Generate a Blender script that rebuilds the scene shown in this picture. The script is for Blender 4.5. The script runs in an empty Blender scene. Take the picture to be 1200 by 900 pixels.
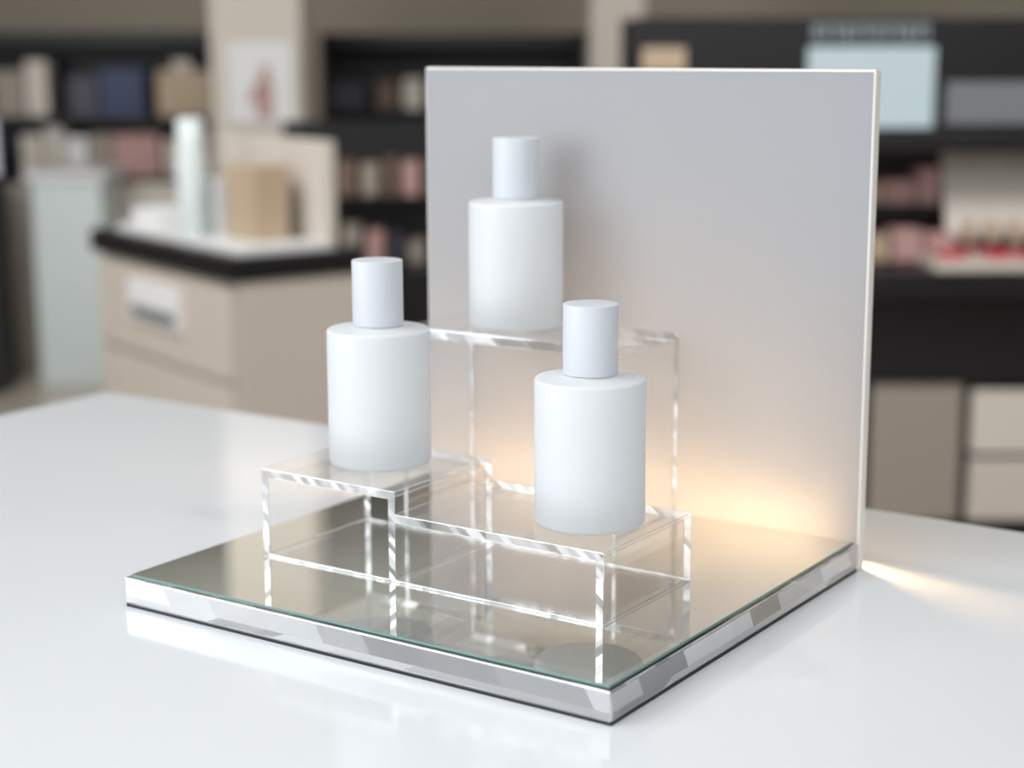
import bpy, bmesh, math, random
from mathutils import Vector, Matrix
random.seed(7)
scene=bpy.context.scene
scene.view_settings.view_transform='Standard'
scene.view_settings.look='None'

# ------------------------------------------------------------------ materials
def srgb(r,g,b):
    f=lambda c:(c/12.92 if c<=.04045 else ((c+.055)/1.055)**2.4)
    return (f(r/255),f(g/255),f(b/255),1)
def pmat(name,col,rough=.5,metal=0,trans=0,ior=1.45,emis=None,estr=0,noise=0,nscale=8,coat=0,sss=0):
    m=bpy.data.materials.new(name);m.use_nodes=True
    nt=m.node_tree;b=nt.nodes['Principled BSDF']
    b.inputs['Base Color'].default_value=col
    b.inputs['Roughness'].default_value=rough
    b.inputs['Metallic'].default_value=metal
    b.inputs['Transmission Weight'].default_value=trans
    b.inputs['IOR'].default_value=ior
    b.inputs['Coat Weight'].default_value=coat
    if emis:
        b.inputs['Emission Color'].default_value=emis
        b.inputs['Emission Strength'].default_value=estr
    if noise:
        tc=nt.nodes.new('ShaderNodeTexCoord');n=nt.nodes.new('ShaderNodeTexNoise');n.inputs['Scale'].default_value=nscale
        n.inputs['Detail'].default_value=4
        mx=nt.nodes.new('ShaderNodeMix');mx.data_type='RGBA'
        mx.inputs[6].default_value=tuple(c*(1-noise) for c in col[:3])+(1,)
        mx.inputs[7].default_value=tuple(min(1,c*(1+noise)) for c in col[:3])+(1,)
        nt.links.new(tc.outputs['Object'],n.inputs['Vector']);nt.links.new(n.outputs['Fac'],mx.inputs[0])
        nt.links.new(mx.outputs[2],b.inputs['Base Color'])
    return m
M={}
M['table']=pmat('glossy_white_laminate',(.79,.815,.85,1),.09,noise=.01,nscale=3)
M['mirror']=pmat('mirror_silver',(.78,.80,.77,1),0.0,metal=1)
M['mirror_edge']=pmat('mirror_glass_edge',srgb(120,158,150),.15,coat=.5)
M['silver']=pmat('silver_film',(.93,.93,.93,1),.05,metal=1)
M['blackrubber']=pmat('black_base_sheet',(.01,.01,.01,1),.4)
M['cap']=pmat('matte_white_cap',srgb(214,218,225),.42,noise=.015,nscale=300)
M['led']=pmat('warm_led',(1,1,1,1),.5,emis=(1,.60,.27,1),estr=560)
M['alu']=pmat('aluminium_shield',(.8,.8,.8,1),.4,metal=1)
def clear_face(name,haze=.012,tint=.985):
    """thin clear acrylic face: fresnel reflection over straight transmission"""
    m=bpy.data.materials.new(name);m.use_nodes=True;nt=m.node_tree;nt.nodes.clear();N=nt.nodes.new;L=nt.links.new
    o=N('ShaderNodeOutputMaterial');t=N('ShaderNodeBsdfTransparent');t.inputs[0].default_value=(tint,tint,tint,1)
    gl=N('ShaderNodeBsdfGlossy');gl.inputs['Roughness'].default_value=0;gl.inputs['Color'].default_value=(1,1,1,1)
    d=N('ShaderNodeBsdfDiffuse');d.inputs[0].default_value=(.9,.9,.9,1)
    fr=N('ShaderNodeFresnel');ge=N('ShaderNodeNewGeometry');ml=N('ShaderNodeMapRange')
    ml.inputs['To Min'].default_value=1.45;ml.inputs['To Max'].default_value=1/1.45
    L(ge.outputs['Backfacing'],ml.inputs['Value']);L(ml.outputs[0],fr.inputs['IOR'])
    a=N('ShaderNodeMixShader');a.inputs[0].default_value=haze;L(t.outputs[0],a.inputs[1]);L(d.outputs[0],a.inputs[2])
    b=N('ShaderNodeMixShader');L(fr.outputs[0],b.inputs[0]);L(a.outputs[0],b.inputs[1]);L(gl.outputs[0],b.inputs[2]);L(b.outputs[0],o.inputs[0])
    return m
def clear_edge(name,scale,lo,hi,white=.35,rough=.04,slant=1.2,wcol=.85,layers=0,tt=.9):
    """polished sawn edge: painted random bands imitate its internal reflections"""
    m=bpy.data.materials.new(name);m.use_nodes=True;nt=m.node_tree;nt.nodes.clear();N=nt.nodes.new;L=nt.links.new
    o=N('ShaderNodeOutputMaterial');t=N('ShaderNodeBsdfTransparent');t.inputs[0].default_value=(tt,tt+.005,tt+.01,1)
    gl=N('ShaderNodeBsdfGlossy');gl.inputs['Roughness'].default_value=rough;gl.inputs['Color'].default_value=(.93,.94,.95,1)
    d=N('ShaderNodeBsdfDiffuse');d.inputs[0].default_value=(wcol,wcol,wcol*1.01,1)
    tc=N('ShaderNodeTexCoord');dot=N('ShaderNodeVectorMath');dot.operation='DOT_PRODUCT';dot.inputs[1].default_value=(1,1.07,slant)
    L(tc.outputs['Object'],dot.inputs[0])
    vo=N('ShaderNodeTexVoronoi');vo.voronoi_dimensions='1D';vo.inputs['Scale'].default_value=scale
    L(dot.outputs['Value'],vo.inputs['W'])
    sx=N('ShaderNodeSeparateColor');L(vo.outputs['Color'],sx.inputs[0])
    fac=sx.outputs[0]
    if layers:
        sp=N('ShaderNodeSeparateXYZ');L(tc.outputs['Object'],sp.inputs[0])
        d2=N('ShaderNodeVectorMath');d2.operation='DOT_PRODUCT';d2.inputs[1].default_value=(.6,.65,-1.6);L(tc.outputs['Object'],d2.inputs[0])
        v2=N('ShaderNodeTexVoronoi');v2.voronoi_dimensions='1D';v2.inputs['Scale'].default_value=scale*1.3;L(d2.outputs['Value'],v2.inputs['W'])
        s2=N('ShaderNodeSeparateColor');L(v2.outputs['Color'],s2.inputs[0])
        gt=N('ShaderNodeMath');gt.operation='GREATER_THAN';gt.inputs[1].default_value=layers;L(sp.outputs['Z'],gt.inputs[0])
        mx=N('ShaderNodeMix');L(gt.outputs[0],mx.inputs[0]);L(s2.outputs[1],mx.inputs[2]);L(sx.outputs[0],mx.inputs[3]);fac=mx.outputs[0]
    mr=N('ShaderNodeMapRange');mr.inputs['To Min'].default_value=lo;mr.inputs['To Max'].default_value=hi;L(fac,mr.inputs['Value'])
    gd=N('ShaderNodeMixShader');gd.inputs[0].default_value=white;L(gl.outputs[0],gd.inputs[1]);L(d.outputs[0],gd.inputs[2])
    a=N('ShaderNodeMixShader');L(mr.outputs[0],a.inputs[0]);L(t.outputs[0],a.inputs[1]);L(gd.outputs[0],a.inputs[2]);L(a.outputs[0],o.inputs[0])
    return m
M['face']=clear_face('clear_acrylic_face')
M['edge']=clear_edge('clear_acrylic_edge',190,.03,.62,white=.25,tt=.70)  # stripes imitate the reflections in the plate edges
M['bevel']=clear_edge('polished_arris',60,.45,.9,white=.3,wcol=.97)
M['block_side']=clear_edge('acrylic_block_side',24,.30,.80,white=.5,slant=.6,wcol=.97,layers=.0065)  # slanted bands painted in place of reflections inside the block
def frosted(name,col,tl):
    m=bpy.data.materials.new(name);m.use_nodes=True;nt=m.node_tree;nt.nodes.clear()
    o=nt.nodes.new('ShaderNodeOutputMaterial');d=nt.nodes.new('ShaderNodeBsdfDiffuse');t=nt.nodes.new('ShaderNodeBsdfTranslucent')
    g=nt.nodes.new('ShaderNodeBsdfGlossy');g.inputs['Roughness'].default_value=.35
    fr=nt.nodes.new('ShaderNodeFresnel');fr.inputs['IOR'].default_value=1.35
    d.inputs['Color'].default_value=col;t.inputs['Color'].default_value=col
    a=nt.nodes.new('ShaderNodeMixShader');a.inputs[0].default_value=tl
    b=nt.nodes.new('ShaderNodeMixShader')
    L=nt.links.new
    L(d.outputs[0],a.inputs[1]);L(t.outputs[0],a.inputs[2]);L(fr.outputs[0],b.inputs[0]);L(a.outputs[0],b.inputs[1]);L(g.outputs[0],b.inputs[2]);L(b.outputs[0],o.inputs[0])
    return m
M['panel']=frosted('frosted_acrylic',(.68,.70,.74,1),.58)
M['panel_edge']=pmat('polished_acrylic_edge',srgb(244,240,234),.2)
m=bpy.data.materials.new('frosted_white_glass');m.use_nodes=True;nt=m.node_tree
b=nt.nodes['Principled BSDF'];b.inputs['Base Color'].default_value=srgb(237,240,243);b.inputs['Roughness'].default_value=.45
tl=nt.nodes.new('ShaderNodeBsdfTranslucent');tl.inputs[0].default_value=srgb(250,251,252)
tc=nt.nodes.new('ShaderNodeTexCoord');sp=nt.nodes.new('ShaderNodeSeparateXYZ');mr=nt.nodes.new('ShaderNodeMapRange');mx=nt.nodes.new('ShaderNodeMixShader')
mr.inputs['From Min'].default_value=.000;mr.inputs['From Max'].default_value=.03;mr.inputs['To Min'].default_value=.55;mr.inputs['To Max'].default_value=.2
mr.interpolation_type='SMOOTHSTEP'
L=nt.links.new
L(tc.outputs['Object'],sp.inputs[0]);L(sp.outputs['Z'],mr.inputs['Value']);L(mr.outputs[0],mx.inputs[0])
L(b.outputs[0],mx.inputs[1]);L(tl.outputs[0],mx.inputs[2]);L(mx.outputs[0],nt.nodes['Material Output'].inputs[0])
M['bottle']=m

# ------------------------------------------------------------------ helpers
def empty(name,loc=(0,0,0),rz=0):
    e=bpy.data.objects.new(name,None);scene.collection.objects.link(e);e.location=loc;e.rotation_euler=(0,0,rz);e.empty_display_size=.05;return e
def link(name,bm,mat,parent,bevel=0,smooth=False,mats=None,bmat=-1):
    me=bpy.data.meshes.new(name);bm.normal_update();bm.to_mesh(me);bm.free()
    for k in (mats or [mat]): me.materials.append(M[k] if isinstance(k,str) else k)
    o=bpy.data.objects.new(name,me);scene.collection.objects.link(o)
    if parent: o.parent=parent
    if smooth:
        for p in me.polygons:p.use_smooth=True
    if bevel:
        md=o.modifiers.new('bevel','BEVEL');md.width=bevel;md.segments=2;md.limit_method='ANGLE';md.angle_limit=math.radians(40);md.material=bmat
    return o
def addbox(bm,lo,hi,mi=0,rot=None):
    c=[(lo[i]+hi[i])/2 for i in range(3)];s=[hi[i]-lo[i] for i in range(3)]
    r=bmesh.ops.create_cube(bm,size=1,matrix=Matrix.Translation(c)@(rot or Matrix())@Matrix.Diagonal((*s,1)))
    for f in {f for v in r['verts'] for f in v.link_faces}: f.material_index=mi
def box(name,lo,hi,mat,parent=None,bevel=0,rot=None):
    bm=bmesh.new();addbox(bm,lo,hi,0,rot);return link(name,bm,mat,parent,bevel)
def lathe(name,prof,mat,parent,seg=96):
    bm=bmesh.new();rings=[]
    for r,z in prof:
        if r<1e-6: rings.append([bm.verts.new((0,0,z))])
        else: rings.append([bm.verts.new((r*math.cos(2*math.pi*i/seg),r*math.sin(2*math.pi*i/seg),z)) for i in range(seg)])
    for a,c in zip(rings,rings[1:]):
        for i in range(seg):
            j=(i+1)%seg
            if len(a)==1: bm.faces.new((a[0],c[j],c[i]))
            elif len(c)==1: bm.faces.new((a[i],a[j],c[0]))
            else: bm.faces.new((a[i],a[j],c[j],c[i]))
    bmesh.ops.recalc_face_normals(bm,faces=bm.faces)
    return link(name,bm,mat,parent,smooth=True)
def profile_solid(name,xs,zs,solid,y0,y1,parent,bevel):
    """xz grid of cells; cells in `solid` extruded in y, one watertight mesh; large faces clear, sawn edges 'edge'"""
    bm=bmesh.new();V={}
    def v(i,k,y):
        key=(i,k,y)
        if key not in V: V[key]=bm.verts.new((xs[i],(y0,y1)[y],zs[k]))
        return V[key]
    for (i,k) in solid:
        bm.faces.new((v(i,k,0),v(i+1,k,0),v(i+1,k+1,0),v(i,k+1,0)))
        bm.faces.new((v(i,k,1),v(i,k+1,1),v(i+1,k+1,1),v(i+1,k,1)))
        for (di,dk,a,c) in ((-1,0,(i,k),(i,k+1)),(1,0,(i+1,k),(i+1,k+1)),(0,-1,(i,k),(i+1,k)),(0,1,(i,k+1),(i+1,k+1))):
            if (i+di,k+dk) not in solid: bm.faces.new((v(*a,0),v(*c,0),v(*c,1),v(*a,1)))
    bmesh.ops.recalc_face_normals(bm,faces=bm.faces)
    bmesh.ops.dissolve_limit(bm,angle_limit=math.radians(1),verts=bm.verts,edges=bm.edges)
    bm.normal_update()
    for f in bm.faces:
        ex=sorted(max(q.co[i] for q in f.verts)-min(q.co[i] for q in f.verts) for i in range(3))
        f.material_index=1 if abs(f.normal.y)>.5 or ex[1]<.008 else 0
    return link(name,bm,None,parent,bevel,mats=['face','edge','bevel'],bmat=2)

# ------------------------------------------------------------------ counter + display, shared axes
TZ=.90; YAW=-math.radians(34.03); ORG=(.0457,.7573,TZ)
W=.32;D=.2889;h=.0187
tbl=empty('white_counter',ORG,YAW)
box('countertop',(-.794,-1.25,-.035),(1.5,.429,0),'table',tbl,.0015)
box('cabinet_body',(-.76,-1.2,-TZ+.08),(1.46,.39,-.035),'table',tbl)
box('plinth',(-.72,-1.15,-TZ),(1.42,.35,-TZ+.08),'blackrubber',tbl)

st=empty('acrylic_display_stand',ORG,YAW)
box('black_foot',(-W+.0005,.0005,0),(-.0005,D-.0005,.0016),'blackrubber',st)
box('silver_underlay',(-W+.0012,.0012,.0016),(-.0012,D-.0012,.0020),'silver',st)
bm=bmesh.new();addbox(bm,(-W,0,.0021),(0,D,.0172))
for f in bm.faces: f.material_index=0 if abs(f.normal.z)>.5 else 1
link('base_block',bm,None,st,.0009,mats=['face','block_side','bevel'],bmat=2)
bm=bmesh.new();addbox(bm,(-W+.003,.003,.0173),(-.003,D-.002,h))
for f in bm.faces: f.material_index=0 if abs(f.normal.z)>.5 else 1
link('mirror_top',bm,None,st,mats=['mirror','mirror_edge'])
t=.0092
bm=bmesh.new();addbox(bm,(-W,D+.0004,0),(0,D+t,.2971))
for f in bm.faces: f.material_index=0 if abs(f.normal.y)>.5 else 1
link('frosted_back_panel',bm,None,st,.0013,mats=['panel','panel_edge'],bmat=1)
# warm LED bar behind the panel, just above base level, unseen shield added to block light spill
bm=bmesh.new();addbox(bm,(-W+.03,D+t+.030,.018),(-.100,D+t+.033,.027));addbox(bm,(-.100,D+t+.0225,.017),(-.021,D+t+.026,.029))
link('led_strip',bm,'led',st)
bm=bmesh.new();addbox(bm,(-W+.028,D+t+.0335,0),(-.098,D+t+.035,.030));addbox(bm,(-.102,D+t+.0265,0),(-.019,D+t+.0275,.031))
addbox(bm,(-.0205,D+t+.018,0),(-.019,D+t+.0265,.031));addbox(bm,(-W+.028,D+t+.018,0),(-.019,D+t+.0215,.012))
link('led_spill_shield',bm,'alu',st)
# stepped riser
a1,am,a2=-.2796,-.1817,-.0477;b0,d0=.0719,.0941;z1,z2,tp=.0710,.0580,.0050
g=.0001
xs=[a1,a1+tp,am-tp,am,a2-tp,a2];zs=[h+g,h+g+.0014,z2-tp,z2,z1-tp,z1]
solid=set()
for i in range(5): solid.add((i,0))
for k in range(1,5): solid.add((0,k))
for k in range(1,5): solid.add((2,k))
solid|={(1,4),(3,2),(4,2),(4,1)}
profile_solid('stepped_riser',xs,zs,solid,b0,b0+d0,st,.0004)
x3l,x3r,y3f,y3b,z3=-.2838,-.1233,.2125,.2875,.1351
xs=[x3l,x3l+.003,x3r-.003,x3r];zs=[h+g,z3-.006,z3]
profile_solid('tall_riser',xs,zs,{(0,0),(2,0),(0,1),(1,1),(2,1)},y3f,y3b,st,.0004)

# ------------------------------------------------------------------ bottles
R=.0300;rc=.0147
def arc(cx,cz,r,a0,a1,n=6): return [(cx+r*math.cos(math.radians(a0+(a1-a0)*i/n)),cz+r*math.sin(math.radians(a0+(a1-a0)*i/n))) for i in range(n+1)]
body=[(0,.0008),(R-.006,.0008),(R-.004,.0)]+arc(R-.0025,.0025,.0025,-90,0)+arc(R-.0018,.0777,.0018,0,84)+[(.020,.0800),(.0155,.0806),(.0136,.0810),(.0134,.0835),(0,.0835)]
cap=[(0,.0817),(rc-.0006,.0817)]+arc(rc-.0005,.0822,.0005,-90,0,3)+arc(rc-.0006,.1186,.0006,0,90,4)+[(0,.1192)]
cy,sy=math.cos(YAW),math.sin(YAW)
for (bx,by,bz) in ((-.2325,.1240,z1),(-.0854,.1194,z2),(-.2246,.2560,z3)):
    wx=ORG[0]+bx*cy-by*sy;wy=ORG[1]+bx*sy+by*cy
    e=empty('perfume_bottle',(wx,wy,TZ+bz+.0001))
    lathe('body',body,'bottle',e);lathe('cap',cap,'cap',e)

# ------------------------------------------------------------------ room
M['floor']=pmat('polished_stone_floor',srgb(196,186,174),.18,noise=.06,nscale=1.5)
M['wall']=pmat('warm_wall_paint',srgb(184,175,163),.7,noise=.02)
M['ceil']=pmat('ceiling_paint',srgb(166,167,161),.8)
M['black']=pmat('black_laminate',srgb(18,16,20),.4)
M['cream']=pmat('cream_laminate',srgb(196,187,178),.4,noise=.02)
M['cream2']=pmat('pale_cream',srgb(203,196,187),.5)
M['tan']=pmat('tan_laminate',srgb(150,140,131),.45)
M['brown']=pmat('brown_box',srgb(112,92,80),.5)
M['white']=pmat('white_card',srgb(225,226,228),.5)
M['pink']=pmat('pink_box',srgb(178,142,138),.5)
M['red']=pmat('red_box',srgb(190,64,82),.4)
M['blue']=pmat('blue_box',srgb(44,56,92),.4)
M['dusk']=pmat('dark_plum_box',srgb(68,66,78),.4)
M['teal']=pmat('pale_teal_box',srgb(212,222,224),.4)
M['gold']=pmat('gold_box',srgb(180,160,136),.35)
M['grey']=pmat('grey_board',srgb(112,115,120),.5)
M['screen']=pmat('lit_screen',(.1,.1,.1,1),.3,emis=srgb(185,206,212),estr=.8)
M['sign']=pmat('sign_letters',(.1,.1,.1,1),.3,emis=srgb(150,165,170),estr=.6)
M['lilac']=pmat('lilac_screen',(.1,.1,.1,1),.3,emis=srgb(205,200,220),estr=.8)
M['niche']=pmat('brown_niche',srgb(84,72,66),.6)  # plain dark brown niche back
X0,X1,Y0,Y1,H=-6,6,-4,9.5,3.0
box('floor',(X0,Y0,-.1),(X1,Y1,0),'floor')
box('ceiling',(X0,Y0,H),(X1,Y1,H+.1),'ceil')
box('wall_back',(X0,Y1,0),(X1,Y1+.1,H),'wall')
box('wall_front',(X0,Y0-.1,0),(X1,Y0,H),'wall')
box('wall_left',(X0-.1,Y0,0),(X0,Y1,H),'wall')
box('wall_right',(X1,Y0,0),(X1+.1,Y1,H),'wall')
box('baseboard_back',(X0,Y1-.02,0),(X1,Y1,.12),'cream2')

u=empty('cosmetics_wall_unit',(0,4.046,0))
box('back_board',(.28,.40,0),(1.50,.43,1.273),'black',u)
box('fascia',(.28,-.02,1.012),(1.50,.40,1.273),'black',u,.004)
box('side_l',(.28,0,0),(.31,.40,1.012),'black',u)
box('side_r',(1.47,0,0),(1.50,.40,1.012),'black',u)
box('lightbox_screen',(.68,-.035,1.022),(.97,-.02,1.205),'screen',u,.003)
box('gold_lightbox',(.30,-.03,1.15),(.40,-.02,1.205),'gold',u,.002)  # lightbox without a lamp, gold colour stands in for its glow
bm=bmesh.new()
x=.69
for w in (.022,.03,.018,.03,.026,.03,.02,.028):
    addbox(bm,(x,-.03,1.222),(x+.007,-.02,1.256));addbox(bm,(x+.007,-.03,1.250),(x+w-.004,-.02,1.256))
    addbox(bm,(x+w-.010,-.03,1.222),(x+w-.004,-.02,1.250));x+=w+.009
link('sign_lettering',bm,'sign',u)
box('price_panel',(1.00,-.03,1.03),(1.36,-.02,1.125),'grey',u)
box('shelf_upper',(.31,-.03,.965),(1.47,.40,1.012),'black',u,.003)
box('niche_back',(.31,.37,.70),(1.47,.40,.965),'niche',u)
bm=bmesh.new()
x=.34;k=0
while x<1.0:
    w=random.choice((.05,.06,.075));addbox(bm,(x,.15,.83),(x+w,.25,.88+random.random()*.06),k%3);x+=w+.008;k+=1
x=.34
while x<1.0:
    w=random.choice((.04,.07));addbox(bm,(x,.02,.707),(x+w,.12,.74+random.random()*.05),(k+3)%6);x+=w+.01;k+=1
addbox(bm,(.31,.13,.81),(1.02,.37,.83),6)
link('product_boxes',bm,None,u,mats=['pink','pink','gold','brown','tan','gold','black'])
bm=bmesh.new()
addbox(bm,(1.04,.11,.745),(1.42,.13,.965),0,Matrix.Rotation(math.radians(-24),4,'X'))
for i in range(6): addbox(bm,(1.07+i*.055,.03,.75),(1.095+i*.055,.05,.80),1)
for i in range(4): addbox(bm,(1.13+i*.07,.125,.85),(1.18+i*.07,.13,.90),2,Matrix.Rotation(math.radians(-24),4,'X'))
link('tester_panel',bm,None,u,mats=['cream2','gold','pink'])
box('ledge',(.28,-.12,.640),(1.50,.40,.700),'black',u,.004)
bm=bmesh.new();addbox(bm,(.97,-.11,.700),(1.42,.05,.722),0)
for i in range(7):
    for j in range(2): addbox(bm,(.99+i*.06,-.09+j*.07,.722),(1.03+i*.06,-.05+j*.07,.74),1+(i+j)%3)
link('makeup_tray',bm,None,u,mats=['cream2','red','pink','red'])
box('apron',(.28,-.02,.42),(1.50,.40,.64),'black',u)
for n,(xa,xb,za,zb,mt) in enumerate(((.32,.83,.08,.41,'tan'),(.86,1.075,.08,.42,'tan'),(1.10,1.46,.245,.40,'cream2'),(1.10,1.46,.08,.23,'cream'))):
    box('cabinet_front_%d'%(n+1),(xa,-.01,za),(xb,.02,zb),mt,u,.003)
box('cabinet_carcass',(.31,.02,0),(1.47,.40,.42),'black',u)

c=empty('island_counter',(-.556,3.39,0),math.atan2(-.814,.581))
box('cabinet',(-.70,.02,.0),(-.012,.30,.75),'cream',c)
box('counter_slab',(-.72,0,.75),(0,.31,.80),'black',c,.003)
for n,(za,zb) in enumerate(((.08,.31),(.325,.53),(.545,.735))):
    box('drawer_%d'%(n+1),(-.69,.006,za),(-.025,.02,zb),'cream',c,.003)
bm=bmesh.new();addbox(bm,(-.50,-.004,.62),(-.24,.006,.71),0);addbox(bm,(-.48,-.008,.63),(-.26,-.004,.655),1)
link('label_holder',bm,None,c,mats=['white','grey'])
e=empty('tabletop_product_display',(-.556,3.39,.80),math.atan2(-.814,.581))
box('back_board',(-.50,.24,0),(-.03,.26,.22),'cream2',e)
box('base_tray',(-.66,.04,0),(-.03,.24,.012),'white',e)
box('gold_carton',(-.26,.12,.012),(-.12,.2,.17),'gold',e,.003)
box('small_carton',(-.38,.12,.012),(-.29,.18,.13),'white',e,.003)
o=lathe('frosted_jar',[(0,.012),(.03,.012),(.032,.02),(.032,.18),(.028,.20),(.028,.26),(0,.262)],'teal',e,32);o.location=(-.33,.08,0)
box('white_tray',(-.66,.08,.012),(-.52,.2,.05),'white',e,.003)

gq=empty('dark_gondola',(-.40,4.6,0))
box('body',(-.20,0,0),(.22,.4,.62),'black',gq,.004)
box('rear_board',(-.25,.36,.62),(.22,.4,1.0),'black',gq)
bm=bmesh.new()
for r_,z in enumerate((.62,.80)):
    addbox(bm,(-.25,.1+.1*r_,z-.012),(.22,.36,z),5)
    x=-.23
    while x<.17:
        w=random.choice((.03,.045,.06));addbox(bm,(x,.15+.1*r_,z),(x+w,.25+.1*r_,z+random.uniform(.05,.11)),random.randrange(5));x+=w+.02
link('stock',bm,None,gq,mats=['pink','dusk','brown','tan','brown','black'])

e=empty('pale_pedestal',(-1.72,6.2,0));box('column',(0,0,0),(.25,.3,.74),'teal',e,.004);box('top',(-.02,-.02,.74),(.27,.32,.77),'white',e,.003)
e=empty('dark_kiosk',(-2.1,6.0,0));box('post',(0,0,0),(.30,.2,.77),'black',e,.004);box('screen',(.02,.05,.77),(.31,.07,.97),'lilac',e,.004)

def shelfrun(name,x0,x1,y,ztop,zs,pal,depth=.35,base='cream2',zbase=.7,items=None):
    e=empty(name,(0,y,0))
    box('carcass',(x0,depth-.03,0),(x1,depth,ztop),'black',e)
    box('header',(x0,0,ztop-.05),(x1,depth-.03,ztop),'black',e)
    box('lower_cabinet',(x0,-.03,0),(x1,depth-.03,zbase),base,e,.003)
    bm=bmesh.new();mats=pal+['black']
    for z in zs:
        addbox(bm,(x0,.03,z-.02),(x1,depth-.03,z),len(pal))
        x=x0+.03;lim=x1-.12
        if items: lim=-2.05
        while x<lim:
            w=random.uniform(.05,.16);hh=random.uniform(.08,.15);addbox(bm,(x,.08,z),(x+w,.2,z+hh),random.randrange(len(pal)));x+=w+random.uniform(.01,.07)
    for (xa,xb,z,zt,mi) in (items or []): addbox(bm,(xa,.08,z),(xb,.2,zt),mi)
    link('stock',bm,None,e,mats=mats)
    for xx in (x0,x1-.03): box('upright',(xx,0,zbase),(xx+.03,depth-.03,ztop),'black',e)
    return e
P=['pink','blue','cream2','dusk','gold','white','teal','tan']
shelfrun('perfume_shelving',-3.2,-1.07,6.6,1.27,(.72,.95),P,items=[
 (-1.98,-1.86,.95,1.12,7),(-1.85,-1.77,.95,1.16,2),(-1.69,-1.58,.95,1.10,3),(-1.57,-1.40,.95,1.13,1),
 (-1.35,-1.15,.95,1.12,4),(-1.29,-1.22,1.12,1.16,2),
 (-1.88,-1.80,.72,.88,2),(-1.79,-1.72,.72,.91,2),(-1.71,-1.63,.72,.87,5),(-1.62,-1.54,.72,.88,7),(-1.53,-1.35,.72,.88,0),(-1.33,-1.22,.72,.86,2),(-1.20,-1.12,.72,.88,7)])
shelfrun('perfume_shelving',-.76,.30,7.0,1.26,(.72,.96),['dusk','brown','tan','grey','cream2'],base='black')
shelfrun('perfume_shelving',1.6,3.6,7.0,1.26,(.72,.96),['grey','brown','cream2','grey','tan'],base='tan')
box('column',(-1.06,6.2,0),(-.74,6.55,H),'cream2')
box('column',(.30,6.6,0),(.50,6.95,H),'cream2')
e=empty('framed_poster',(-1.0,6.19,.94))
box('board',(0,-.01,0),(.235,.01,.28),'white',e)
bm=bmesh.new();addbox(bm,(.10,-.014,.02),(.16,-.01,.15));addbox(bm,(.115,-.014,.15),(.15,-.01,.20),0,Matrix.Rotation(.2,4,'Y'));addbox(bm,(.08,-.014,.07),(.10,-.01,.13),0,Matrix.Rotation(.4,4,'Y'))
link('printed_figure',bm,'pink',e)

# ------------------------------------------------------------------ lights
def area(name,loc,size,power,col,target=None,sy=None):
    l=bpy.data.lights.new(name,'AREA');l.size=size;l.shape='RECTANGLE';l.size_y=sy or size;l.energy=power;l.color=col
    o=bpy.data.objects.new(name,l);scene.collection.objects.link(o);o.location=loc
    dv=Vector(target or (loc[0],loc[1],0))-Vector(loc)
    o.rotation_euler=dv.to_track_quat('-Z','Y').to_euler();return o
area('ceiling_light_key',(-.9,.4,2.8),2.6,51,(.94,.97,1),(0,.9,.95))
area('fill_light_left',(-3.2,-.3,1.7),2.2,62,(.93,.965,1),(0,.9,.95))  # added soft fill for the bottles, no window on this side
area('fill_light_rear',(.9,-1.6,2.2),2.4,38,(.95,.975,1),(0,.9,.95))  # added fill from behind the camera, not a ceiling fixture
area('ceiling_light_a',(-1.8,3.0,2.9),1.5,86,(1,.975,.945),(-1.7,6.0,.7))
area('ceiling_light_b',(1.6,2.6,2.9),1.5,66,(1,.975,.945),(1.2,5.0,.7))
area('ceiling_fill_uplight',(0,6.4,2.0),4.0,56,(1,.985,.96),(0,6.4,3.0),sy=3.0)  # added unseen lamp, brightens the ceiling that the mirror reflects
for i,(x,y) in enumerate(((-1.0,1.6),(.9,1.4),(.3,-.6))):
    area('glint_light_%d'%(i+1),(x,y,2.85),.06,4.0,(1,.99,.97),(0,.95,.95))  # small unseen lamps added to put glints on the bevels
w=bpy.data.worlds.new('World');scene.world=w;w.use_nodes=True
w.node_tree.nodes['Background'].inputs[0].default_value=(.8,.85,.9,1);w.node_tree.nodes['Background'].inputs[1].default_value=.3

# ------------------------------------------------------------------ camera
cd=bpy.data.cameras.new('camera');cam=bpy.data.objects.new('camera',cd);scene.collection.objects.link(cam);scene.camera=cam
cam.matrix_world=Matrix.Translation((0,0,TZ+.3114))@Matrix.Rotation(math.radians(90-11.1056),4,'X')@Matrix.Rotation(math.radians(-.185),4,'Z')
cd.sensor_width=36;cd.lens=2023.5/1200*36;cd.clip_start=.01
cd.dof.use_dof=True;cd.dof.focus_distance=.90;cd.dof.aperture_fstop=4.8
